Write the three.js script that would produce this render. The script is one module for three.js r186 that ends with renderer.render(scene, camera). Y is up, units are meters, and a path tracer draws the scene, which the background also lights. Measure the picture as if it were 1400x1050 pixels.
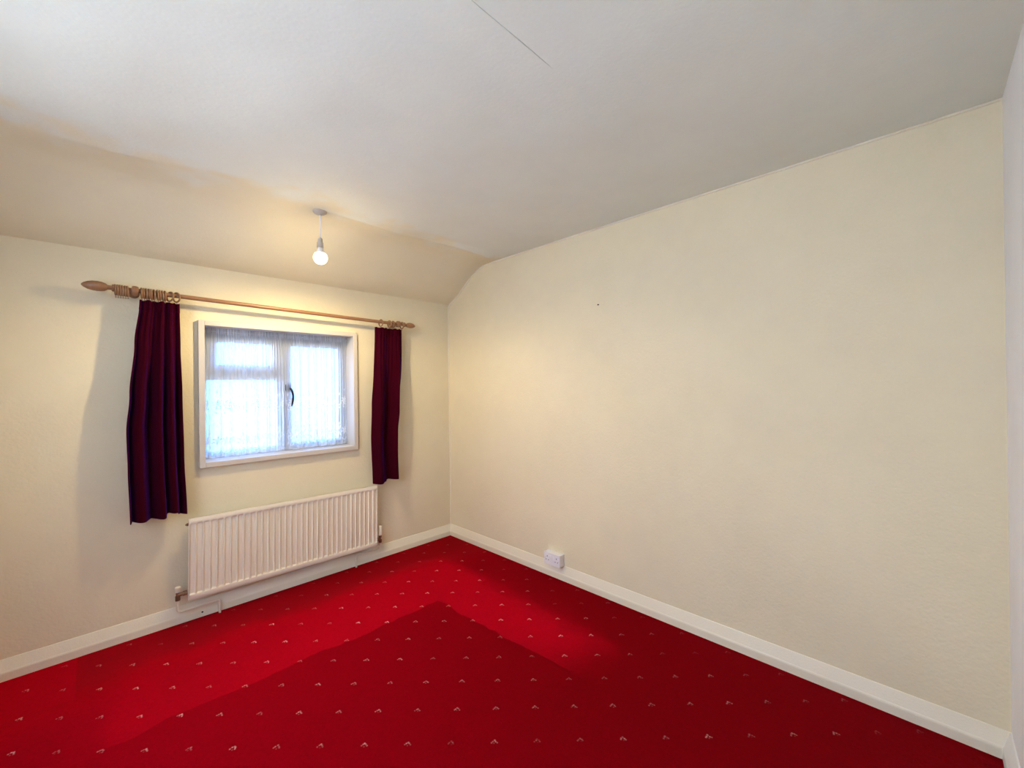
import * as THREE from 'three';
import { mergeGeometries } from 'three/addons/utils/BufferGeometryUtils.js';
import { RoundedBoxGeometry } from 'three/addons/geometries/RoundedBoxGeometry.js';

// ------------------------------------------------------------------ camera, sky, exposure
// world: the far corner of the room at floor level is the origin, the window wall is z = 0,
// the long right wall is x = 0, y is up, metres
const scene = new THREE.Scene();
const F_PX = 567.96;
const camera = new THREE.PerspectiveCamera(2 * Math.atan(525 / F_PX) * 180 / Math.PI, 1400 / 1050, 0.02, 200);
{
  const r = new THREE.Vector3(0.70392, -0.01219, 0.71017), u = new THREE.Vector3(0.00689, 0.99992, 0.01034), f = new THREE.Vector3(0.71024, 0.00239, -0.70395);
  camera.quaternion.setFromRotationMatrix(new THREE.Matrix4().makeBasis(r, u, f.negate()));
  camera.position.set(-2.3724, 1.4, 3.1893);
}
const SKY = 9.0;
scene.background = new THREE.Color().setRGB(0.16, 0.50, 1.36);
scene.backgroundIntensity = SKY;
// afternoon sun from behind the house: it reaches neither window, only the wall added to bounce fill through the added second window
const sun = new THREE.DirectionalLight(new THREE.Color().setRGB(1.0, 0.95, 0.80), 34);
sun.position.set(9, 12, 9.75); sun.target.position.set(0, 0, 0); sun.shadow.radius = 1;
Object.assign(sun.shadow.camera, { left: -16, right: 16, top: 16, bottom: -16, near: 0.5, far: 60 });
scene.add(sun, sun.target);
const BULB_DOWN = 4.1, BULB_ROUND = 0.42, BULB_COLOR = new THREE.Color().setRGB(1.0, 0.79, 0.44);
const renderer = new THREE.WebGLRenderer({ antialias: true });
renderer.toneMapping = THREE.LinearToneMapping;
renderer.toneMappingExposure = 0.92;
renderer.shadowMap.enabled = true;

// ------------------------------------------------------------------ helpers
let seed = 7;
const rnd = () => { seed = (seed * 1664525 + 1013904223) >>> 0; return seed / 4294967296; };
const clamp = (v, a = 0, b = 1) => Math.min(b, Math.max(a, v));
const lerp = (a, b, t) => a + (b - a) * t;
const smooth = (a, b, v) => { const t = clamp((v - a) / (b - a)); return t * t * (3 - 2 * t); };
const table = Float32Array.from({ length: 65536 }, () => rnd());
const hash = (x, y, s = 0) => table[((x * 374761393 + y * 668265263 + s * 69069) ^ ((x * 374761393 + y * 668265263) >> 13)) & 65535];
function vnoise(x, y, p = 0, s = 0) {            // value noise, tiling every p cells
  let x0 = Math.floor(x), y0 = Math.floor(y); const fx = x - x0, fy = y - y0;
  const w = (v) => p ? ((v % p) + p) % p : v;
  const a = hash(w(x0), w(y0), s), b = hash(w(x0 + 1), w(y0), s), c = hash(w(x0), w(y0 + 1), s), d = hash(w(x0 + 1), w(y0 + 1), s);
  const ux = fx * fx * (3 - 2 * fx), uy = fy * fy * (3 - 2 * fy);
  return lerp(lerp(a, b, ux), lerp(c, d, ux), uy);
}
function tex(w, h, fn, srgb = false, repeat = true) {   // fn(u, v) -> [r, g, b, a] in 0..1
  const d = new Uint8Array(w * h * 4);
  for (let j = 0; j < h; j++) for (let i = 0; i < w; i++) {
    const c = fn((i + 0.5) / w, (j + 0.5) / h), k = (j * w + i) * 4;
    d[k] = clamp(c[0]) * 255; d[k + 1] = clamp(c[1]) * 255; d[k + 2] = clamp(c[2]) * 255; d[k + 3] = c[3] === undefined ? 255 : clamp(c[3]) * 255;
  }
  const t = new THREE.DataTexture(d, w, h); t.magFilter = THREE.LinearFilter; t.minFilter = THREE.LinearFilter;
  if (srgb) t.colorSpace = THREE.SRGBColorSpace;
  if (repeat) t.wrapS = t.wrapT = THREE.RepeatWrapping;
  t.needsUpdate = true; return t;
}
const rep = (t, x, y) => { const c = t.clone(); c.repeat.set(x, y); c.needsUpdate = true; return c; };
const taken = {};
function numbered(n) { const k = taken[n] = (taken[n] ?? -1) + 1; return k ? `${n}_${String(k).padStart(3, '0')}` : n; }
function mesh(name, geo, mat, parent) { const m = new THREE.Mesh(geo, mat); m.name = name; parent.add(m); return m; }
function thing(name, label, category, at = [0, 0, 0], group) {
  const g = new THREE.Group(); g.name = numbered(name); g.position.set(...at); g.userData = { label, category };
  if (group) g.userData.group = group;
  scene.add(g); return g;
}
function struct(name, geo, mat, label) {
  const o = geo ? new THREE.Mesh(geo, mat) : new THREE.Group();
  o.name = name; o.userData.kind = 'structure'; if (label) o.userData.label = label;
  scene.add(o); return o;
}
const box = (x0, x1, y0, y1, z0, z1, r = 0) => {
  const g = r ? new RoundedBoxGeometry(x1 - x0, y1 - y0, z1 - z0, 2, r) : new THREE.BoxGeometry(x1 - x0, y1 - y0, z1 - z0);
  return g.translate((x0 + x1) / 2, (y0 + y1) / 2, (z0 + z1) / 2);
};
const V = (x, y, z) => new THREE.Vector3(x, y, z);
const lathe = (pts, seg = 32) => new THREE.LatheGeometry(pts.map(([r, y]) => new THREE.Vector2(r, y)), seg);
const join = (a) => mergeGeometries(a.map((g) => { const n = g.index ? g.toNonIndexed() : g; for (const k of Object.keys(n.attributes)) if (!['position', 'normal', 'uv'].includes(k)) n.deleteAttribute(k); return n; }));

// ------------------------------------------------------------------ surface materials
// matt emulsion over lining paper: faint blotches of age and roller stipple (2.4 m tile)
const blotch = tex(1024, 1024, (u, v) => {
  const a = vnoise(u * 6, v * 6, 6, 1) * 0.5 + vnoise(u * 17, v * 17, 17, 2) * 0.3 + vnoise(u * 48, v * 48, 48, 3) * 0.2;
  const g = vnoise(u * 512, v * 512, 512, 4);
  const k = 0.935 + 0.09 * a + 0.022 * (g - 0.5);
  return [k, k * (0.995 + 0.005 * a), k * (0.982 + 0.02 * vnoise(u * 9, v * 9, 9, 8))];
}, false);
const stipple = tex(1024, 1024, (u, v) => {
  const k = 0.55 * vnoise(u * 400, v * 400, 400, 5) + 0.45 * vnoise(u * 210, v * 210, 210, 6);
  return [k, k, k];
});
const T = 1 / 2.4;
const wallMat = new THREE.MeshStandardMaterial({ color: new THREE.Color().setRGB(0.80, 0.71, 0.49), roughness: 0.85, map: rep(blotch, T, T), bumpMap: rep(stipple, T, T), bumpScale: 0.0009 });
const whiteWallMat = new THREE.MeshStandardMaterial({ color: new THREE.Color().setRGB(0.92, 0.93, 0.93), roughness: 0.8, map: rep(blotch, T, T), bumpMap: rep(stipple, T, T), bumpScale: 0.001 });
const ceilMat = new THREE.MeshStandardMaterial({ color: new THREE.Color().setRGB(0.79, 0.81, 0.71), roughness: 0.9, map: rep(blotch, T, T), bumpMap: rep(stipple, T, T), bumpScale: 0.0004 });
const gloss = new THREE.MeshPhysicalMaterial({ color: new THREE.Color().setRGB(0.82, 0.75, 0.575), roughness: 0.42, bumpMap: rep(stipple, 1, 1), bumpScale: 0.0004 });
const whiteGloss = new THREE.MeshPhysicalMaterial({ color: new THREE.Color().setRGB(0.85, 0.84, 0.80), roughness: 0.35 });
const frameMat = new THREE.MeshPhysicalMaterial({ color: new THREE.Color().setRGB(0.80, 0.80, 0.80), roughness: 0.4 });
const shadedFrameMat = new THREE.MeshStandardMaterial({ color: new THREE.Color().setRGB(0.60, 0.61, 0.62), metalness: 1, roughness: 0.38 });   // grey metal on the white casements: shade behind the net, put into the material
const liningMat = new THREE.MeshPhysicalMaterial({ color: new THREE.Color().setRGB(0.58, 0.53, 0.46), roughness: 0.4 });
const shadedPlastic = new THREE.MeshPhysicalMaterial({ color: new THREE.Color().setRGB(0.50, 0.45, 0.38), roughness: 0.4 });  // darker tone puts the shade on the rose and lamp holder into the colour
const enamel = new THREE.MeshPhysicalMaterial({ color: new THREE.Color().setRGB(0.82, 0.745, 0.59), roughness: 0.3 });
const plastic = new THREE.MeshPhysicalMaterial({ color: new THREE.Color().setRGB(0.84, 0.83, 0.82), roughness: 0.3 });
const blackHole = new THREE.MeshStandardMaterial({ color: 0x17130f, roughness: 0.9 });
const brassMat = new THREE.MeshStandardMaterial({ color: new THREE.Color().setRGB(0.22, 0.13, 0.08), roughness: 0.45, metalness: 0.7 });
const steelMat = new THREE.MeshStandardMaterial({ color: new THREE.Color().setRGB(0.6, 0.58, 0.55), roughness: 0.35, metalness: 1 });
const woodTex = tex(512, 256, (u, v) => {
  const g = vnoise(u * 8, v * 64, 0, 11) * 0.5 + vnoise(u * 3, v * 20, 0, 12) * 0.5;
  const k = 0.78 + 0.3 * g; return [0.95 * k, 0.93 * k, 0.90 * k];
});
const woodMat = new THREE.MeshPhysicalMaterial({ color: new THREE.Color().setRGB(0.31, 0.158, 0.078), roughness: 0.38, map: woodTex });
const glassMat = new THREE.MeshPhysicalMaterial({ color: 0xffffff, roughness: 0, transmission: 1, thickness: 0, ior: 1.5 });

// ------------------------------------------------------------------ room shell
const XL = -3.15, ZB = 3.406, HC = 2.437, TOP = 2.66;
function wallWithHole(w0, w1, h0, h1, hole, depth) {     // a slab in its own x-y plane, depth along +z
  const s = new THREE.Shape([[w0, h0], [w1, h0], [w1, h1], [w0, h1]].map(([x, y]) => new THREE.Vector2(x, y)));
  if (hole) s.holes.push(new THREE.Path([[hole[0], hole[2]], [hole[0], hole[3]], [hole[1], hole[3]], [hole[1], hole[2]]].map(([x, y]) => new THREE.Vector2(x, y))));
  return new THREE.ExtrudeGeometry(s, { depth, bevelEnabled: false });
}
const WIN = [-1.915, -0.907, 0.91, 1.825];               // outside of the lining of the window
struct('wall_front', wallWithHole(XL - 0.25, 0.25, -0.2, TOP, WIN, 0.25).translate(0, 0, -0.25), wallMat, 'cream papered wall with the small window, radiator and curtain pole');
struct('wall_right', wallWithHole(-ZB, 0, -0.2, TOP, null, 0.25).rotateY(Math.PI / 2), wallMat, 'long bare cream wall with a low double socket');
struct('wall_back', wallWithHole(XL - 0.25, 0.25, -0.2, TOP, null, 0.2).translate(0, 0, ZB), whiteWallMat, 'white wall at the right edge of the picture');
const WIN2 = [1.1, 3.32, 0.9, 2.3];                     // window added for fill light, in the left wall outside the frame (z from, to; y from, to)
struct('wall_left', wallWithHole(-ZB, 0, -0.2, TOP, [-WIN2[1], -WIN2[0], WIN2[2], WIN2[3]], 0.25).rotateY(Math.PI / 2).translate(XL - 0.25, 0, 0), wallMat, 'cream wall on the left outside the picture');
struct('floor', box(XL, 0, -0.2, -0.012, 0, ZB), new THREE.MeshStandardMaterial({ color: 0x8a6f50, roughness: 0.8 }));

// ceiling: flat, bending down in a soft curve to the window wall; old uneven plaster
{
  const prof = [[0, 2.163], [0.02, 2.170], [0.07, 2.186], [0.14, 2.222], [0.22, 2.280], [0.3, 2.337], [0.37, 2.379], [0.44, 2.411], [0.5, 2.428], [0.56, 2.435], [0.62, HC]];
  const py = (z) => { if (z >= 0.62) return HC; let i = 0; while (prof[i + 1][0] < z) i++; return lerp(prof[i][1], prof[i + 1][1], (z - prof[i][0]) / (prof[i + 1][0] - prof[i][0])); };
  const zs = []; for (let z = 0; z < 1.3; z += 0.02) zs.push(z); for (let z = 1.3; z < ZB - 0.01; z += 0.06) zs.push(z); zs.push(ZB);
  const nx = 130, nz = zs.length, pos = [], uv = [], idx = [], col = [];
  const uneven = (x, z) => {
    const edge = smooth(0, 0.12, -x) * smooth(0, 0.12, z) * smooth(0, 0.12, ZB - z);
    const ridge = Math.exp(-(((z - 0.72 - 0.05 * (vnoise(x * 3, 5, 0, 31) - 0.5)) / 0.04) ** 2)) * (vnoise(x * 2.6, 2, 0, 32) - 0.35) * -0.035;
    const soft = (vnoise(x * 1.7, z * 1.7, 0, 33) - 0.5) * 0.03 + (vnoise(x * 4.3, z * 4.3, 0, 34) - 0.5) * 0.014;
    return edge * (ridge + soft * Math.exp(-Math.max(0, z - 0.9) * 0.8));
  };
  for (const z of zs) for (let i = 0; i <= nx; i++) { const x = lerp(XL, 0, i / nx); 
    pos.push(x, py(z) + uneven(x, z), z); uv.push(x, z);
    // cream over the slope, blending unevenly into the off-white of the flat ceiling
    const k = smooth(0.25, 0.75, 0.5 + (z - 0.74) * 1.9 + 0.55 * (vnoise(x * 5, z * 9, 0, 35) - 0.5) + 0.35 * (vnoise(x * 19, z * 19, 0, 36) - 0.5));
    col.push(lerp(0.81, 0.79, k), lerp(0.74, 0.81, k), lerp(0.53, 0.71, k));
  }
  for (let j = 0; j < nz - 1; j++) for (let i = 0; i < nx; i++) { const a = j * (nx + 1) + i, b = a + 1, c = a + nx + 1, d = c + 1; idx.push(a, b, d, a, d, c); }
  const whole = new THREE.BufferGeometry();
  whole.setAttribute('position', new THREE.Float32BufferAttribute(pos, 3)); whole.setAttribute('uv', new THREE.Float32BufferAttribute(uv, 2)); whole.setAttribute('color', new THREE.Float32BufferAttribute(col, 3)); whole.setIndex(idx);
  const ceilBlendMat = ceilMat.clone(); ceilBlendMat.color.setRGB(1, 1, 1); ceilBlendMat.vertexColors = true;
  whole.computeVertexNormals();
  const slab = new THREE.ExtrudeGeometry(new THREE.Shape([[0, 2.2], ...prof.slice(1).map(([z, y]) => [z, y + 0.03]), [ZB, HC + 0.03], [ZB, TOP], [0, TOP]].map(([z, y]) => new THREE.Vector2(z, y))), { depth: -XL + 0.4, bevelEnabled: false }).rotateY(-Math.PI / 2).translate(0.2, 0, 0);
  const c = struct('ceiling', whole, ceilBlendMat, 'off-white plaster ceiling curving down to the window wall');
  mesh('slab', slab, ceilMat, c);
  // a plasterboard joint that shows as a fine raised line
  mesh('board_joint', box(-1.68, -0.74, HC - 0.0014, HC + 0.01, 2.334, 2.336), ceilMat, c);
}
// skirting: square below, sloping back to the wall above
function skirting(name, len, mat = gloss) {
  const s = new THREE.Shape(); s.moveTo(0, 0); s.lineTo(0.025, 0); s.lineTo(0.025, 0.034); s.quadraticCurveTo(0.0248, 0.041, 0.021, 0.047); s.lineTo(0.005, 0.094); s.quadraticCurveTo(0.004, 0.098, 0, 0.098); s.closePath();
  return struct(name, new THREE.ExtrudeGeometry(s, { depth: len, bevelEnabled: false, curveSegments: 6 }), mat);
}
{
  const f = skirting('baseboard_front', -XL); f.rotation.y = -Math.PI / 2;                      // profile x -> +z, length -> -x
  const hole = mesh('screw_hole', new THREE.CylinderGeometry(0.005, 0.005, 0.002, 12), blackHole, f); hole.rotation.z = Math.PI / 2; hole.position.set(0.0252, 0.028, 1.908);
  const r = skirting('baseboard_right', ZB); r.scale.x = 1; r.rotation.y = Math.PI; r.position.set(0, 0, ZB);
  const b = skirting('baseboard_back', -XL, whiteGloss); b.rotation.y = Math.PI / 2; b.position.set(XL, 0, ZB);
  const l = skirting('baseboard_left', ZB); l.position.set(XL, 0, 0);
}
// thin bead of caulk that follows the corner and the curve of the ceiling on the right wall
{
  const pts = [[0.004, 0.1], [0.004, 1.0], [0.004, 2.0], [0.006, 2.14], [0.03, 2.168], [0.07, 2.184], [0.14, 2.218], [0.22, 2.276], [0.3, 2.333], [0.37, 2.375], [0.44, 2.407], [0.5, 2.424], [0.6, 2.432], [0.9, 2.434], [ZB, 2.434]].map(([z, y]) => V(-0.002, y, z));
  struct('trim_1', new THREE.TubeGeometry(new THREE.CatmullRomCurve3(pts, false, 'centripetal'), 160, 0.006, 6), gloss, 'painted bead along the edge of the long wall');
}

// ------------------------------------------------------------------ carpet
{
  const W = -XL, D = ZB;
  const sprigs = new Float32Array(2048 * 2048);
  const put = (x, z, r, k) => {
    const cx = (x - XL) / W * 2048, cy = (D - z) / D * 2048, R = r / W * 2048;
    for (let j = Math.floor(cy - R - 1); j <= cy + R + 1; j++) for (let i = Math.floor(cx - R - 1); i <= cx + R + 1; i++) {
      if (i < 0 || j < 0 || i > 2047 || j > 2047) continue;
      const d = Math.hypot(i - cx, j - cy) / R; if (d < 1.15) sprigs[j * 2048 + i] = Math.max(sprigs[j * 2048 + i], k * smooth(1.15, 0.6, d));
    }
  };
  // woven sprigs: a square lattice turned to the diagonal, each a small chevron of tufts, some worn away
  for (let m = -20; m <= 20; m++) for (let n = -20; n <= 20; n++) if ((m + n) % 2 === 0) {
    const x = -1.153 + 0.1208 * m, z = 1.385 + 0.1186 * n; if (x < XL || x > 0 || z < 0 || z > D) continue;
    const edge = Math.min(smooth(0.12, 0.5, -x), smooth(0.1, 0.42, z)), wearFade = (0.3 + 0.7 * rnd()) * (0.3 + 0.7 * edge);   // fainter along the walls
    for (const [a, b, r, k] of [[0, 0.007, 0.0042, 1], [0.0058, 0.002, 0.0038, 0.95], [-0.0058, 0.002, 0.0038, 0.95], [0.0105, -0.0035, 0.0036, 0.75], [-0.0105, -0.0035, 0.0036, 0.75], [0.001, -0.007, 0.003, 0.3]]) {
      const q = wearFade * k * (0.45 + 0.75 * rnd());
      put(x + 0.704 * a + 0.71 * b + (rnd() - 0.5) * 0.003, z + 0.71 * a - 0.704 * b + (rnd() - 0.5) * 0.003, r, q);
    }
  }
  const map = tex(2048, 2048, (u, v) => {
    const s = sprigs[Math.min(2047, Math.floor(v * 2048)) * 2048 + Math.min(2047, Math.floor(u * 2048))];
    const g = 0.86 + 0.28 * (vnoise(u * 1100, v * 1100, 0, 21) * 0.6 + vnoise(u * 420, v * 420, 0, 22) * 0.4);
    const red = [0.41 * g, 0.0014 * g, 0.009 * g], pink = [0.95, 0.44, 0.40];
    return [Math.sqrt(lerp(red[0], pink[0], s)), Math.sqrt(lerp(red[1], pink[1], s)), Math.sqrt(lerp(red[2], pink[2], s))].map((c) => { const l = c * c; return l < 0.0031308 ? l * 12.92 : 1.055 * l ** (1 / 2.4) - 0.055; });
  }, true, false);
  // the lie of the pile left by vacuum strokes: it leans one way inside the strokes and another outside
  const nap = tex(1024, 1024, (u, v) => {
    const x = XL + u * W, z = D * (1 - v), wob = (vnoise(x * 7, z * 7, 0, 23) - 0.5) * 0.10 + (vnoise(x * 25, z * 25, 0, 24) - 0.5) * 0.04;
    let lx = 0.66, lz = lerp(-0.45, 0.95, smooth(0.3, 0.7, z));                                                     // leaning from the window
    const inFront = smooth(0.24, 0.56, z + wob) * (z < 0.93 + 0.02 * (x + 0.8) + wob * 0.35 ? 1 : 0) * smooth(-2.45, -2.1, x + wob) * smooth(-0.28, -0.45, x + wob);
    const inSide = (x > -0.79 + 0.04 * (z - 1) + wob * 0.4 ? 1 : 0) * smooth(-0.26, -0.55, x + wob) * smooth(0.6, 0.75, z + wob) * smooth(2.2, 1.6, z + wob);
    const k = Math.max(inFront, inSide * 0.95) * (0.7 + 0.5 * vnoise(x * 4, z * 4, 0, 25));
    lx = lerp(lx, -0.22, k); lz = lerp(lz, 0.0, k);
    if (x < -2.44 && z < 0.44 - (-2.44 - x) * 0.12) { lx = 0.05; lz = 0.28; }   // dent of something that stood here
    const len = Math.hypot(lx, lz, 1), gx = (vnoise(u * 700, v * 700, 0, 26) - 0.5) * 0.25, gy = (vnoise(u * 700, v * 700, 0, 27) - 0.5) * 0.25;
    return [0.5 + 0.5 * (lx / len + gx), 0.5 + 0.5 * (-lz / len + gy), 0.5 + 0.5 / len];
  }, false, false);
  const m = new THREE.MeshPhysicalMaterial({ map, normalMap: nap, roughness: 1, specularIntensity: 0.03, sheen: 0.06, sheenRoughness: 0.5, sheenColor: new THREE.Color().setRGB(0.75, 0.12, 0.16) });
  const c = new THREE.Mesh(new THREE.BoxGeometry(W, 0.012, D).translate(XL / 2, -0.006, D / 2), m);
  c.name = numbered('carpet'); c.userData = { label: 'bright red fitted carpet scattered with small pale pink sprigs', category: 'carpet' }; scene.add(c);
}

// ------------------------------------------------------------------ windows
function paneAndSash(name, x0, x1, y0, y1, [l, r, b, t], z0, z1, parent, mat = frameMat) {
  const s = new THREE.Shape([[x0, y0], [x1, y0], [x1, y1], [x0, y1]].map(([x, y]) => new THREE.Vector2(x, y)));
  s.holes.push(new THREE.Path([[x0 + l, y0 + b], [x0 + l, y1 - t], [x1 - r, y1 - t], [x1 - r, y0 + b]].map(([x, y]) => new THREE.Vector2(x, y))));
  const f = mesh(name, new THREE.ExtrudeGeometry(s, { depth: z1 - z0 - 0.008, bevelEnabled: true, bevelSize: 0.003, bevelThickness: 0.004, bevelOffset: -0.003, bevelSegments: 2 }).translate(0, 0, z0 + 0.004), mat, parent);
  mesh('pane', new THREE.PlaneGeometry(x1 - x0 - l - r + 0.01, y1 - y0 - b - t + 0.01).translate((x0 + l + x1 - r) / 2, (y0 + b + y1 - t) / 2, (z0 + z1) / 2), glassMat, f);
  return f;
}
{
  const w = struct('window_1', null, null, 'small white casement window in a boxed lining, with three panes');
  const [a, b, c, d] = WIN, t = 0.032, P = 0.032, q = -0.25;
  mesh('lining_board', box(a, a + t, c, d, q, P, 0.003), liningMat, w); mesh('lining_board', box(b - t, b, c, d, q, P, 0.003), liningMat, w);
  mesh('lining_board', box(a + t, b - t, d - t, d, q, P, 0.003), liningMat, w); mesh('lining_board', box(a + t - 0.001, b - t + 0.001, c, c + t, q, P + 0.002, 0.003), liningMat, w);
  const x0 = a + t, x1 = b - t, y0 = c + t, y1 = d - t;
  const fr = new THREE.Shape([[x0, y0], [x1, y0], [x1, y1], [x0, y1]].map(([x, y]) => new THREE.Vector2(x, y)));
  fr.holes.push(new THREE.Path([[x0 + 0.034, y0 + 0.03], [x0 + 0.034, y1 - 0.034], [x1 - 0.03, y1 - 0.034], [x1 - 0.03, y0 + 0.03]].map(([x, y]) => new THREE.Vector2(x, y))));
  mesh('outer_frame', new THREE.ExtrudeGeometry(fr, { depth: 0.06, bevelEnabled: false }).translate(0, 0, -0.2), shadedFrameMat, w);
  mesh('mullion', box(-1.437, -1.385, y0 + 0.03, y1 - 0.034, -0.2, -0.138, 0.003), shadedFrameMat, w);
  mesh('transom', box(x0 + 0.034, -1.437, 1.466, 1.512, -0.2, -0.138, 0.003), shadedFrameMat, w);
  const fan = paneAndSash('fanlight_sash', x0 + 0.03, -1.433, 1.508, y1 - 0.03, [0.06, 0.038, 0.052, 0.055], -0.185, -0.125, w, shadedFrameMat);
  const st = mesh('stay', join([new THREE.TubeGeometry(new THREE.CatmullRomCurve3([V(-1.76, 1.527, -0.116), V(-1.68, 1.523, -0.112), V(-1.60, 1.528, -0.116)]), 16, 0.005, 8), new THREE.SphereGeometry(0.008, 12, 8).translate(-1.6, 1.528, -0.116), box(-1.70, -1.66, 1.515, 1.535, -0.127, -0.114, 0.002)]), steelMat, fan);
  mesh('pane', new THREE.PlaneGeometry(0.42, 0.5).translate(-1.64, 1.222, -0.17), glassMat, w);
  mesh('pane_bead', join([box(x0 + 0.03, -1.435, 0.972, 0.984, -0.165, -0.14), box(x0 + 0.03, -1.435, 1.456, 1.468, -0.165, -0.14)]), shadedFrameMat, w);
  const sash = paneAndSash('casement_sash', -1.388, x1 - 0.026, y0 + 0.026, y1 - 0.03, [0.046, 0.034, 0.03, 0.058], -0.185, -0.122, w, shadedFrameMat);
  const hp = [V(-1.366, 1.40, -0.10), V(-1.352, 1.385, -0.088), V(-1.343, 1.345, -0.084), V(-1.344, 1.30, -0.088), V(-1.352, 1.268, -0.094)];
  const handleMat = new THREE.MeshStandardMaterial({ color: 0x2b2a2c, roughness: 0.5, metalness: 0.6 });
  mesh('handle', join([new THREE.TubeGeometry(new THREE.CatmullRomCurve3(hp), 20, 0.0075, 8), new THREE.SphereGeometry(0.0075, 10, 8).translate(-1.352, 1.268, -0.094), box(-1.384, -1.350, 1.375, 1.425, -0.124, -0.094, 0.006)]), handleMat, sash);
}
{ // unseen second window, added in the left wall to let in fill light
  const w = struct('added_window_2', null, null, 'unseen white casement window added in the left wall to let in fill light');
  const [z0, z1, y0, y1] = WIN2, g = new THREE.Group(); w.rotation.y = Math.PI / 2; w.position.set(XL, 0, 0);      // own x -> world -z, own z -> world x
  const X0 = -z1, X1 = -z0;
  const s = new THREE.Shape([[X0, y0], [X1, y0], [X1, y1], [X0, y1]].map(([x, y]) => new THREE.Vector2(x, y)));
  s.holes.push(new THREE.Path([[X0 + 0.04, y0 + 0.04], [X0 + 0.04, y1 - 0.04], [X1 - 0.04, y1 - 0.04], [X1 - 0.04, y0 + 0.04]].map(([x, y]) => new THREE.Vector2(x, y))));
  mesh('outer_frame', new THREE.ExtrudeGeometry(s, { depth: 0.06, bevelEnabled: false }).translate(0, 0, -0.12), frameMat, w);
  const mid = (X0 + X1) / 2;
  mesh('mullion', box(mid - 0.025, mid + 0.025, y0 + 0.04, y1 - 0.04, -0.12, -0.06, 0.003), frameMat, w);
  paneAndSash('casement_sash', X0 + 0.036, mid - 0.02, y0 + 0.036, y1 - 0.036, [0.035, 0.035, 0.035, 0.035], -0.11, -0.05, w);
  paneAndSash('casement_sash', mid + 0.02, X1 - 0.036, y0 + 0.036, y1 - 0.036, [0.035, 0.035, 0.035, 0.035], -0.11, -0.05, w);
  mesh('sill', box(X0 - 0.04, X1 + 0.04, y0 - 0.03, y0, -0.05, 0.05, 0.004), frameMat, w);
}
// ground far below the upstairs window
struct('added_wall_outside', box(-8.2, -7.2, -3.0, 8, -12, 16), new THREE.MeshStandardMaterial({ color: new THREE.Color().setRGB(0.85, 0.83, 0.79), roughness: 0.9 }), 'unseen cream wall added to bounce sunlight in through the added second window');  // added reflector wall: sends sunlight into the room as fill
{ // unseen pitched roofing, added to cast shade on the ground outside
  const s = new THREE.Shape([[-0.5, TOP], [ZB + 0.5, TOP], [ZB / 2, 5.4]].map(([x, y]) => new THREE.Vector2(x, y)));
  struct('added_roof', new THREE.ExtrudeGeometry(s, { depth: 4.2, bevelEnabled: false }).rotateY(-Math.PI / 2).translate(0.5, 0.01, 0), new THREE.MeshStandardMaterial({ color: 0x8a4a38, roughness: 0.9 }), 'unseen tiled roofing added above the room to shade the ground outside');
}
struct('ground', box(-60, 60, -3.2, -3.0, -60, 60), new THREE.MeshStandardMaterial({ color: new THREE.Color().setRGB(0.14, 0.15, 0.13), roughness: 1 }));

// ------------------------------------------------------------------ cloth sheets with a little thickness
function cloth(nu, nv, at, thick) {          // at(u, v) -> [x, y, z, texU, texV]; closed sheet
  const P = [], U = [], N = []; 
  for (let j = 0; j <= nv; j++) for (let i = 0; i <= nu; i++) { const p = at(i / nu, j / nv); P.push(V(p[0], p[1], p[2])); U.push([p[3] ?? i / nu, p[4] ?? j / nv]); }
  const k = (i, j) => clamp(j, 0, nv) * (nu + 1) + clamp(i, 0, nu);
  for (let j = 0; j <= nv; j++) for (let i = 0; i <= nu; i++) N.push(P[k(i + 1, j)].clone().sub(P[k(i - 1, j)]).cross(P[k(i, j + 1)].clone().sub(P[k(i, j - 1)])).normalize());
  const pos = [], uv = [], idx = [], n = (nu + 1) * (nv + 1);
  for (const s of thick ? [1, -1] : [0]) for (let a = 0; a < n; a++) { pos.push(P[a].x + N[a].x * s * thick / 2, P[a].y + N[a].y * s * thick / 2, P[a].z + N[a].z * s * thick / 2); uv.push(...U[a]); }
  for (let j = 0; j < nv; j++) for (let i = 0; i < nu; i++) {
    const a = k(i, j), b = k(i + 1, j), c = k(i, j + 1), d = k(i + 1, j + 1);
    idx.push(a, b, d, a, d, c); if (thick) idx.push(n + a, n + d, n + b, n + a, n + c, n + d);
  }
  if (thick) {
    for (let i = 0; i < nu; i++) for (const j of [0, nv]) { const a = k(i, j), b = k(i + 1, j); j ? idx.push(a, b, n + b, a, n + b, n + a) : idx.push(a, n + b, b, a, n + a, n + b); }
    for (let j = 0; j < nv; j++) for (const i of [0, nu]) { const a = k(i, j), b = k(i, j + 1); i ? idx.push(a, n + b, b, a, n + a, n + b) : idx.push(a, b, n + b, a, n + b, n + a); }
  }
  const g = new THREE.BufferGeometry(); g.setAttribute('position', new THREE.Float32BufferAttribute(pos, 3)); g.setAttribute('uv', new THREE.Float32BufferAttribute(uv, 2)); g.setIndex(idx); g.computeVertexNormals(); return g;
}
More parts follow.
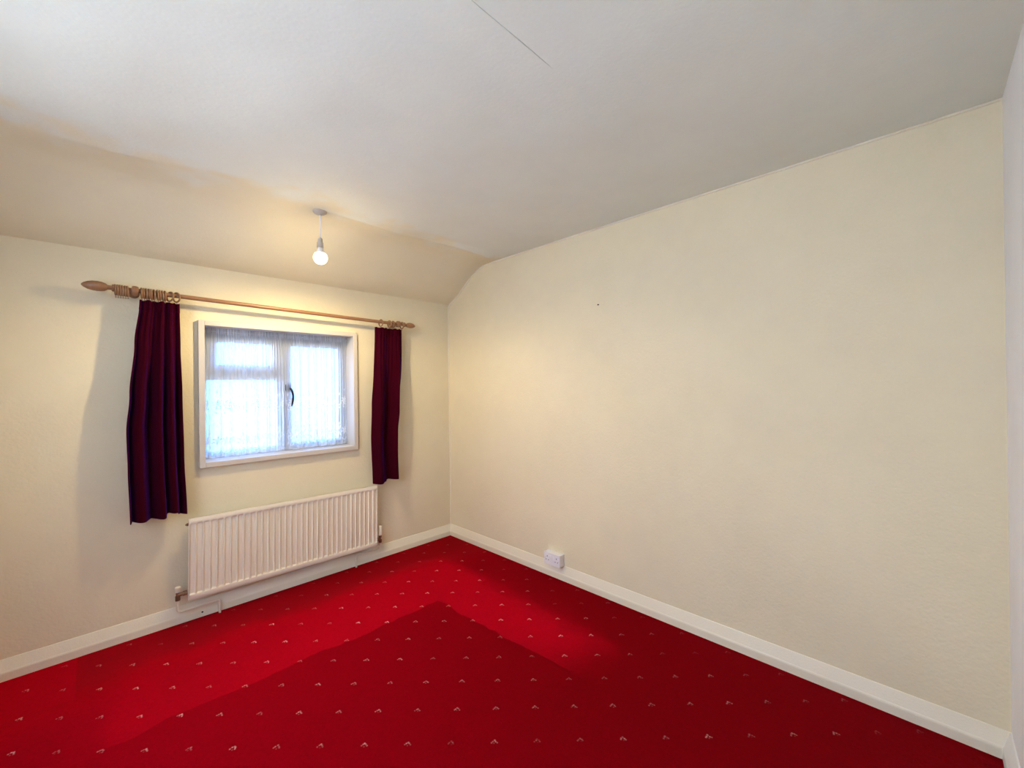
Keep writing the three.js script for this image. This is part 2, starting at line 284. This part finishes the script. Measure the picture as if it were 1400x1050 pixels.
// ------------------------------------------------------------------ net curtains
const NET_TOP = 1.795, NET_BOT = 0.953, NET_Z = -0.082;
const [netAlpha, netPass] = (() => {
  const N = 1024, d = new Float32Array(N * N);                                  // 0.8 m of cloth across, 0.86 m down
  const mx = (m) => m * N / 0.8, my = (m) => m * N / 0.86;
  const petal = (cx, cy, len, wid, ang, k = 1) => {
    const c = Math.cos(ang), s = Math.sin(ang);
    for (let j = Math.floor(cy - my(len)); j <= cy + my(len); j++) for (let i = Math.floor(cx - mx(len)); i <= cx + mx(len); i++) {
      if (j < 0 || j >= N) continue;
      const X = (i - cx) * 0.8 / N, Y = (j - cy) * 0.86 / N, a = (X * c + Y * s) / len * 2, b = (-X * s + Y * c) / wid * 2;
      if (a * a + b * b < 1) d[j * N + ((i % N) + N) % N] = k;
    }
  };
  const flower = (x, y, R) => { for (let p = 0; p < 6; p++) { const a = p * Math.PI / 3 + 0.3; petal(mx(x + Math.cos(a) * R * 0.6), my(y + Math.sin(a) * R * 0.6), R * 0.8, R * 0.38, a); } petal(mx(x), my(y), R * 0.4, R * 0.4, 0); };
  const curl = (x, y, r, a0, a1) => { for (let a = a0; a < a1; a += 0.12) petal(mx(x + Math.cos(a) * r), my(y + Math.sin(a) * r), 0.007, 0.007, 0); };
  for (let k = 0; k < 10; k++) {
    const x = 0.04 + k * 0.08;
    // band at mid height, texture y measured up from the hem
    flower(x, 0.345, 0.030); flower(x + 0.04, 0.395, 0.012); curl(x + 0.006, 0.300, 0.016, 0.4, 4.2); curl(x + 0.04, 0.325, 0.013, 2.5, 6.4); petal(mx(x), my(0.425), 0.02, 0.006, 1.57); petal(mx(x + 0.04), my(0.29), 0.012, 0.012, 0);
    // border above the hem
    flower(x, 0.105, 0.032); flower(x + 0.04, 0.165, 0.013); petal(mx(x + 0.04), my(0.13), 0.05, 0.012, 1.2); petal(mx(x + 0.04), my(0.09), 0.05, 0.012, 2.0); curl(x, 0.052, 0.022, 3.3, 6.1); flower(x + 0.04, 0.045, 0.014);
  }
  for (let j = 0; j < my(0.03); j++) for (let i = 0; i < N; i++) if (j < my(0.012) + my(0.012) * Math.abs(Math.sin(i / N * Math.PI * 26))) d[j * N + i] = Math.max(d[j * N + i], 0.75);
  const at = (u, v) => d[Math.min(N - 1, Math.floor(v * N)) * N + Math.min(N - 1, Math.floor(u * N))];
  const headed = (u, v) => smooth(0.795, 0.812, v * 0.86 + 0.006 * (vnoise(u * 60, 1, 0, 42) - 0.5));
  return [tex(N, N, (u, v) => {
    const m = at(u, v);
    const weave = 0.70 + 0.05 * Math.sin(u * Math.PI * 400) + 0.08 * (vnoise(u * 90, v * 3, 0, 41) - 0.5);
    const head = headed(u, v);
    const gather = 0.16 * smooth(0.52, 0.75, vnoise(u * 17, 1.5, 0, 43)) * (0.6 + 0.4 * vnoise(u * 40, v * 2, 0, 44));
    const k = Math.max(lerp(weave + gather, 0.95 - 0.25 * smooth(0.5, 0.8, vnoise(u * 120, v * 4, 0, 45)), head), 0.98 * m);
    return [k, k, k];
  }), tex(N, N, (u, v) => { const k = 1 - 0.8 * Math.max(at(u, v), headed(u, v) * 0.8); return [k, k, k]; })];      // thick lace yarn and the doubled heading let less light through
})();
const netMat = new THREE.MeshPhysicalMaterial({ color: new THREE.Color().setRGB(0.77, 0.80, 0.85), roughness: 1, transmission: 0.9, thickness: 0, transparent: true, opacity: 1, alphaMap: netAlpha, transmissionMap: netPass, side: THREE.DoubleSide, specularIntensity: 0.1 });
function net(x0, x1, seedN, label) {
  const t = thing('net_curtain', label, 'net curtain', [(x0 + x1) / 2, NET_BOT, NET_Z], null), mid = (x0 + x1) / 2;
  const s = (v) => (vnoise(v, 3.5, 0, seedN) - 0.5);
  const g = cloth(220, 60, (u, v) => {
    const y = v * (NET_TOP - NET_BOT), h = smooth(0.62, 1, v);
    const ph = u * 13 + 1.6 * s(u * 6), ph2 = u * 34 + 2 * s(u * 11 + 9);
    const pleat = lerp(0.013, 0.004, h) * Math.sin(ph * Math.PI * 2 / 2 + 0.5 * s(v * 3)) + lerp(0.003, 0.0065, h) * Math.sin(ph2 * Math.PI * 2);
    const z = v > 0.945 ? pleat * 0.8 : pleat;
    const x = lerp(x0, x1, u) - mid + lerp(0.008, 0.002, h) * Math.sin(ph * Math.PI + 1.2);
    return [x, y + 0.006 * Math.sin(ph * Math.PI * 2 / 2) * (1 - v), z, u * 0.86 + seedN * 0.13, v * (NET_TOP - NET_BOT) / 0.86];
  }, 0);
  mesh('lace_panel', g, netMat, t);
  return t;
}
net(-1.876, -1.396, 51, 'sheer white lace net curtain over the fanlight half of the window');
net(-1.394, -0.942, 52, 'sheer white lace net curtain over the tall right casement of the window');
{
  const wire = thing('net_wire', 'thin sprung white wire carrying the net curtains inside the window opening', 'curtain wire', [-1.411, 1.772, NET_Z - 0.001]);
  mesh('wire', new THREE.CylinderGeometry(0.0022, 0.0022, 0.944, 8).rotateZ(Math.PI / 2), frameMat, wire);
  for (const s of [-1, 1]) mesh('hook', new THREE.TorusGeometry(0.006, 0.0014, 6, 14).translate(s * 0.466, 0, 0), steelMat, wire);
}

// ------------------------------------------------------------------ velvet curtains
const velvet = new THREE.MeshPhysicalMaterial({ color: new THREE.Color().setRGB(0.037, 0.0007, 0.006), roughness: 0.9, sheen: 1.0, sheenRoughness: 0.5, sheenColor: new THREE.Color().setRGB(0.20, 0.06, 0.80), specularIntensity: 0.06, bumpMap: rep(stipple, 4, 4), bumpScale: 0.0008 });
const poly = (list, y) => { for (let i = 0; i < list.length - 1; i++) { const [a, p] = list[i], [b, q] = list[i + 1]; if (y <= b) return lerp(p, q, smooth(a, b, y)); } return list[list.length - 1][1]; };
function curtain(label, L, R, bot, top, zc, fold, hem) {
  const cx = (L[0][1] + R[0][1]) / 2, t = thing('curtain', label, 'curtain', [cx, bot, zc]);
  const at = (u, y) => {
    const k = smooth(top, bot, y), xl = poly(L, y), xr = poly(R, y);
    const [dx, dz] = fold(u, k);
    return [lerp(xl, xr, u) + dx - cx, y - bot, dz, u * 0.5, y];
  };
  const H = 0.055;
  mesh('drape', cloth(150, 70, (u, v) => { const p = at(u, lerp(bot + (hem ? hem(u) : 0), top - H, v)); return p; }, 0.004), velvet, t);
  mesh('heading', cloth(150, 8, (u, v) => { const y = lerp(top - H, top, v), p = at(u, y); p[2] += 0.0025 * Math.sin(u * Math.PI * 44) + 0.0015; p[1] += 0.003 * Math.sin(u * Math.PI * 12) * v; return p; }, 0.005), velvet, t);
  return t;
}
curtain('short dark red velvet curtain left of the window, below the crowded wooden rings',
  [[0.65, -2.240], [0.97, -2.247], [1.17, -2.250], [1.37, -2.235], [1.65, -2.212], [1.9, -2.188]],
  [[0.65, -1.986], [1.02, -1.998], [1.37, -2.004], [1.66, -2.009], [1.9, -2.013]], 0.668, 1.897, 0.105,
  (u, k) => {
    const A = lerp(0.011, 0.040, smooth(0, 0.5, k)), ph = u * 3.6 + 0.15 + 0.12 * Math.sin(u * 9);
    return [lerp(0.002, 0.006, k) * Math.sin(ph * Math.PI * 2 + 0.8), A * Math.cos(ph * Math.PI * 2) + lerp(0.004, 0.001, k) * Math.sin(u * 60) + 0.006 * k * Math.sin(u * 21 + 1)];
  }, (u) => 0.02 * smooth(0.62, 0.72, u) * smooth(0.86, 0.78, u));
curtain('short dark red velvet curtain on the right of the window, nearest the room corner',
  [[0.62, -0.808], [0.99, -0.818], [1.22, -0.810], [1.5, -0.80], [1.9, -0.790]],
  [[0.62, -0.590], [0.85, -0.594], [1.03, -0.590], [1.21, -0.570], [1.57, -0.552], [1.9, -0.552]], 0.628, 1.872, 0.105,
  (u, k) => {
    const A = lerp(0.011, 0.038, smooth(0, 0.5, k)), ph = u * 1.9 - 0.45 + 0.1 * Math.sin(u * 7);
    return [lerp(0.002, 0.005, k) * Math.sin(ph * Math.PI * 2), A * Math.cos(ph * Math.PI * 2) + lerp(0.004, 0.0015, k) * Math.sin(u * 55) + 0.004 * k * Math.sin(u * 17)];
  }, (u) => 0.018 * smooth(0.5, 0.6, u));

// ------------------------------------------------------------------ curtain pole with rings
const POLE_Z = 0.105, SLOPE = 0.0185, poleY = (x) => 1.9135 + (-0.5 - x) * SLOPE;
{
  const t = thing('curtain_pole', 'wooden curtain pole with pointed turned ends above the window', 'curtain pole', [-1.41, poleY(-1.41), POLE_Z]);
  t.rotation.z = -Math.atan(SLOPE);
  const X = (x) => x + 1.41;
  mesh('pole', new THREE.CylinderGeometry(0.0125, 0.0125, 1.80, 24).rotateZ(Math.PI / 2).translate(X(-1.405), 0, 0), woodMat, t);
  const fin = lathe([[0.0001, 0], [0.010, 0], [0.012, 0.004], [0.012, 0.016], [0.017, 0.020], [0.021, 0.026], [0.025, 0.040], [0.0265, 0.056], [0.025, 0.074], [0.020, 0.092], [0.012, 0.106], [0.005, 0.113], [0.0001, 0.115]], 28);
  const collar = lathe([[0.0125, -0.012], [0.018, -0.011], [0.0195, -0.006], [0.018, -0.001], [0.0125, 0.001]], 24);
  for (const [x, s, k] of [[-2.298, 1, 1], [-0.528, -1, 0.86]]) {
    const f = mesh('finial', fin.clone().scale(k, k, k).rotateZ(s * Math.PI / 2).translate(X(x), 0, 0), woodMat, t);
    mesh('collar', collar.clone().rotateZ(s * Math.PI / 2).translate(X(x), 0, 0), woodMat, f);
  }
  for (const x of [-2.205, -0.590]) {
    const cup = lathe([[0.0135, -0.014], [0.021, -0.014], [0.0245, -0.010], [0.026, 0], [0.0245, 0.010], [0.021, 0.014], [0.0135, 0.014]], 28).rotateZ(Math.PI / 2);
    const arm = lathe([[0.0001, 0], [0.026, 0], [0.026, 0.008], [0.020, 0.014], [0.012, 0.022], [0.011, 0.05], [0.013, 0.07], [0.012, 0.087]], 20).rotateX(Math.PI / 2).translate(0, 0, -POLE_Z);
    mesh('bracket', join([cup, arm]).translate(X(x), 0, 0), woodMat, t);
  }
}
{
  const hoop = new THREE.TorusGeometry(0.0262, 0.0046, 10, 36).rotateY(Math.PI / 2).translate(0, 0, 0);
  const eye = join([new THREE.CylinderGeometry(0.0011, 0.0011, 0.008, 6).translate(0, -0.033, 0), new THREE.TorusGeometry(0.0026, 0.0009, 6, 12).translate(0, -0.0385, 0)]);
  let proto;
  const ring = (x, tilt, yaw, label, group) => {
    if (!proto) { proto = thing('curtain_ring', label, 'curtain ring'); mesh('hoop', hoop, woodMat, proto); mesh('screw_eye', eye, brassMat, proto); }
    let o = proto; if (ring.used) { o = proto.clone(); o.name = numbered('curtain_ring'); scene.add(o); o.userData = { label, category: 'curtain ring' }; }
    ring.used = true; if (group) o.userData.group = group; else delete o.userData.group;
    o.position.set(x, poleY(x) - 0.0088, POLE_Z); o.rotation.set(0, yaw, tilt); return o;
  };
  for (let k = 0; k < 6; k++) ring(-2.284 + k * 0.0098, 0.05, 0, 'wooden curtain ring packed between the left finial and the left bracket', 'spare rings at the left end of the pole');
  const over = [-2.178, -2.168, -2.158, -2.147, -2.136, -2.125, -2.110, -2.100, -2.088, -2.078];
  over.forEach((x, k) => ring(x, 0.05 + 0.12 * (k > 4 ? (rnd() - 0.3) : 0), 0.15 * (rnd() - 0.5), 'wooden curtain ring crowded above the left red curtain', 'rings crowded over the left curtain'));
  ring(-2.055, -0.1, 0.5, 'wooden curtain ring second in from the bare pole above the left curtain');
  ring(-2.026, 0.05, 0.5, 'open wooden curtain ring turned to show its hole, above the left curtain\'s inner corner');
  ring(-0.745, 0, 0.1, 'lone wooden curtain ring at the inner top corner of the right curtain');
  ring(-0.668, 0.1, 0.1, 'wooden curtain ring at the middle of the right curtain, left of its neighbour', null);
  ring(-0.640, -0.05, 0.0, 'wooden curtain ring pressed against the right bracket above the right curtain');
  ring(-0.556, 0, 0, 'wooden curtain ring between the right bracket and the right finial');
}

// ------------------------------------------------------------------ radiator, valves and pipes
{
  const W = 1.195, H = 0.480, t = thing('radiator', 'white fluted panel radiator on the wall below the window', 'radiator', [-1.3875, 0.143, 0.02]);
  t.rotation.z = -0.0125;
  const NF = 34, per = 14, nx = NF * per, p = W / NF, pos = [], uv = [], idx = [];
  const ys = [0, 0.012, 0.024, 0.030, 0.032, 0.034, 0.036, 0.038, 0.040, 0.046, 0.08, 0.16, 0.24, 0.32, 0.40, 0.434, 0.440, 0.442, 0.444, 0.446, 0.448, 0.450, 0.458, 0.468, H];
  const zf = 0.080;
  for (const y of ys) for (let i = 0; i <= nx; i++) {
    const x = (i / nx - 0.5) * W, f = Math.abs((i / per) % 1 - 0.5) * p, e = Math.min(1, smooth(0.030, 0.040, y), smooth(H - 0.028, H - 0.038, y));
    const m = (i < 3 || i > nx - 3) ? 0 : 1;
    const rim = Math.min(y, H - y, x + W / 2, W / 2 - x) < 0.004 ? -0.004 : 0;
    pos.push(x, y, zf + rim - 0.013 * m * e * smooth(0.0155, 0.0090, f)); uv.push(x, y);
  }
  const ny = ys.length;
  for (let j = 0; j < ny - 1; j++) for (let i = 0; i < nx; i++) { const a = j * (nx + 1) + i, b = a + 1, c = a + nx + 1, d = c + 1; idx.push(a, b, d, a, d, c); }
  const g = new THREE.BufferGeometry(); g.setAttribute('position', new THREE.Float32BufferAttribute(pos, 3)); g.setAttribute('uv', new THREE.Float32BufferAttribute(uv, 2)); g.setIndex(idx); g.computeVertexNormals();
  mesh('front_panel', join([g, box(-W / 2, W / 2, 0.0, H, 0.064, 0.0695), box(-W / 2, W / 2, 0, 0.004, 0.066, 0.0762), box(-W / 2, W / 2, H - 0.004, H, 0.066, 0.0762), box(-W / 2, -W / 2 + 0.004, 0, H, 0.066, 0.0762), box(W / 2 - 0.004, W / 2, 0, H, 0.066, 0.0762)]), enamel, t);
  mesh('convector', join(Array.from({ length: 58 }, (_, k) => box(-0.57 + k * 0.02, -0.568 + k * 0.02, 0.04, H - 0.04, 0.026, 0.064))), enamel, t);
  mesh('back_panel', box(-W / 2 + 0.012, W / 2 - 0.012, 0.02, H - 0.012, 0.022, 0.026), enamel, t);
  for (const x of [-0.42, 0.42]) mesh('wall_bracket', join([box(x - 0.02, x + 0.02, 0.05, H - 0.05, -0.02, -0.016), box(x - 0.015, x + 0.015, 0.06, 0.08, -0.017, 0.024), box(x - 0.015, x + 0.015, H - 0.1, H - 0.08, -0.017, 0.024)]), enamel, t);
  mesh('bleed_valve', join([new THREE.CylinderGeometry(0.008, 0.008, 0.010, 12).rotateZ(Math.PI / 2).translate(-W / 2 - 0.004, H - 0.035, 0.062), new THREE.CylinderGeometry(0.004, 0.004, 0.006, 8).rotateZ(Math.PI / 2).translate(-W / 2 - 0.011, H - 0.035, 0.062)]), brassMat, t);
  // lockshield valve on the left, taller hand valve on the right
  const nut = (x, y, z, r, l, axis) => { const c = new THREE.CylinderGeometry(r, r, l, 6); if (axis === 'x') c.rotateZ(Math.PI / 2); return c.translate(x, y, z); };
  const lv = mesh('lockshield_valve', join([nut(-W / 2 - 0.012, 0.042, 0.050, 0.014, 0.02, 'x'), nut(-W / 2 - 0.034, 0.042, 0.050, 0.011, 0.03, 'x'), nut(-W / 2 - 0.046, 0.022, 0.050, 0.013, 0.026), nut(-W / 2 - 0.046, 0.05, 0.050, 0.010, 0.02)]), brassMat, t);
  mesh('valve_cap', lathe([[0.0001, 0.03], [0.012, 0.03], [0.0145, 0.027], [0.0125, 0], [0.0001, 0]], 20).translate(-W / 2 - 0.046, 0.058, 0.050), gloss, lv);
  const rv = mesh('hand_valve', join([nut(W / 2 + 0.012, 0.042, 0.050, 0.014, 0.02, 'x'), nut(W / 2 + 0.028, 0.042, 0.050, 0.011, 0.02, 'x'), nut(W / 2 + 0.036, 0.024, 0.050, 0.013, 0.024), nut(W / 2 + 0.036, 0.062, 0.050, 0.012, 0.02)]), brassMat, t);
  mesh('valve_cap', join([lathe([[0.0001, 0.078], [0.012, 0.078], [0.015, 0.074], [0.0165, 0.05], [0.0155, 0.045], [0.0165, 0.04], [0.017, 0.008], [0.0145, 0], [0.0001, 0]], 20)]).translate(W / 2 + 0.036, 0.070, 0.050), gloss, rv);
  const pipe = (pts, label) => {
    const o = thing('heating_pipe', label, 'pipe', pts[0]);
    const path = new THREE.CurvePath(), q = pts.map((a) => V(a[0] - pts[0][0], a[1] - pts[0][1], a[2] - pts[0][2])), R = 0.022; let from = q[0];
    for (let i = 1; i < q.length; i++) {
      if (i === q.length - 1) { path.add(new THREE.LineCurve3(from, q[i])); break; }
      const a = q[i].clone().add(q[i - 1].clone().sub(q[i]).setLength(R)), b = q[i].clone().add(q[i + 1].clone().sub(q[i]).setLength(R));
      path.add(new THREE.LineCurve3(from, a)); path.add(new THREE.QuadraticBezierCurve3(a, q[i], b)); from = b;
    }
    mesh('copper_run', new THREE.TubeGeometry(path, 90, 0.0072, 10), gloss, o);
    return o;
  };
  pipe([[-2.031, 0.158, 0.070], [-2.031, 0.088, 0.068], [-1.823, 0.086, 0.048], [-1.823, 0.0, 0.048]], 'cream painted heating pipe bending along the skirting under the radiator\'s left end');
  pipe([[-0.753, 0.145, 0.070], [-0.753, 0.100, 0.066], [-0.942, 0.098, 0.045], [-0.942, 0.0, 0.045]], 'cream painted heating pipe bending along the skirting under the radiator\'s right end');
}

// ------------------------------------------------------------------ double socket on the long wall
{
  const t = thing('double_socket', 'white double power socket in a surface box above the skirting of the long wall', 'socket', [0, 0.096, 1.273]);
  // own axes: x out of the wall towards the room is -x in the world
  mesh('back_box', new RoundedBoxGeometry(0.044, 0.084, 0.144, 2, 0.003).translate(-0.022, 0.043, 0), plastic, t);
  const pl = mesh('face_plate', new RoundedBoxGeometry(0.010, 0.086, 0.147, 3, 0.003).translate(-0.049, 0.043, 0), plastic, t);
  for (const z of [-0.013, 0.013]) { const s = mesh('switch', new RoundedBoxGeometry(0.007, 0.022, 0.013, 2, 0.0015), plastic, pl); s.position.set(-0.055, 0.058, z); s.rotation.z = z < 0 ? 0.12 : -0.12; }
  const slots = [];
  for (const z of [-0.042, 0.042]) slots.push(box(-0.0545, -0.0535, 0.053, 0.062, z - 0.0022, z + 0.0022), box(-0.0545, -0.0535, 0.031, 0.0355, z - 0.0145, z - 0.0075), box(-0.0545, -0.0535, 0.031, 0.0355, z + 0.0075, z + 0.0145));
  for (const s of slots) mesh('pin_slot', s, blackHole, pl);
  for (const z of [-0.062, 0.062]) mesh('screw', new THREE.CylinderGeometry(0.003, 0.003, 0.001, 10).rotateZ(Math.PI / 2).translate(-0.0543, 0.043, z), steelMat, pl);
}
{
  const n = thing('nail', 'small dark nail high on the long bare wall', 'nail', [0, 1.925, 1.662]);
  mesh('shank', new THREE.CylinderGeometry(0.0016, 0.0016, 0.014, 8).rotateZ(Math.PI / 2).translate(-0.006, 0, 0), blackHole, n);
  mesh('head', new THREE.CylinderGeometry(0.0045, 0.0045, 0.002, 10).rotateZ(Math.PI / 2).translate(-0.013, 0, 0), blackHole, n);
}

// ------------------------------------------------------------------ pendant lamp
{
  const bx = -1.43, bz = 0.69, by = 2.158;
  const t = thing('pendant_light', 'bare glowing bulb on a short white flex hanging from the ceiling', 'pendant light', [bx, by, bz]);
  const dy = HC - by;
  mesh('ceiling_rose', lathe([[0.0001, -0.030], [0.006, -0.030], [0.009, -0.027], [0.026, -0.023], [0.035, -0.017], [0.0385, -0.010], [0.040, 0.004], [0.0001, 0.004]], 36).translate(0, dy, 0), shadedPlastic, t);
  const flexTop = dy - 0.028;
  mesh('flex', new THREE.TubeGeometry(new THREE.CatmullRomCurve3([V(0, flexTop, 0), V(0.0015, flexTop - 0.04, 0), V(0.001, 0.15, 0.001), V(0, 0.105, 0)]), 24, 0.0032, 8), plastic, t);
  mesh('lamp_holder', lathe([[0.0001, 0.115], [0.008, 0.115], [0.0125, 0.110], [0.0135, 0.092], [0.0145, 0.090], [0.0165, 0.088], [0.0180, 0.062], [0.0175, 0.058], [0.0001, 0.058]], 28), shadedPlastic, t);
  mesh('bulb_cap', lathe([[0.0001, 0.062], [0.0135, 0.060], [0.015, 0.050], [0.020, 0.036], [0.0292, 0.0258], [0.0001, 0.02]], 28), new THREE.MeshPhysicalMaterial({ color: new THREE.Color().setRGB(0.9, 0.88, 0.82), roughness: 0.4 }), t);
  const globe = []; for (let k = 0; k <= 20; k++) { const a = -Math.PI / 2 + k / 20 * (Math.PI / 2 + 0.72); globe.push([Math.max(0.0001, 0.039 * Math.cos(a)), 0.039 * Math.sin(a)]); } globe.push([0.0001, 0.0258]);
  mesh('bulb', lathe(globe, 32), new THREE.MeshStandardMaterial({ color: 0xffffff, roughness: 0.5, emissive: new THREE.Color().setRGB(1.0, 0.90, 0.72), emissiveIntensity: 3 }), t);
  const p = new THREE.PointLight(BULB_COLOR, BULB_ROUND); p.position.set(0, 0, 0); p.shadow.radius = 1.6; t.add(p);
  const s = new THREE.SpotLight(BULB_COLOR, BULB_DOWN, 0, Math.PI / 2 - 0.01, 0.35); s.position.set(0, -0.004, 0); s.shadow.radius = 1.6; s.target.position.set(0, -1, 0); t.add(s, s.target);
}

scene.traverse((o) => { if (o.isMesh) { o.castShadow = o.receiveShadow = true; } if (o.isLight) o.castShadow = true; });
renderer.render(scene, camera);
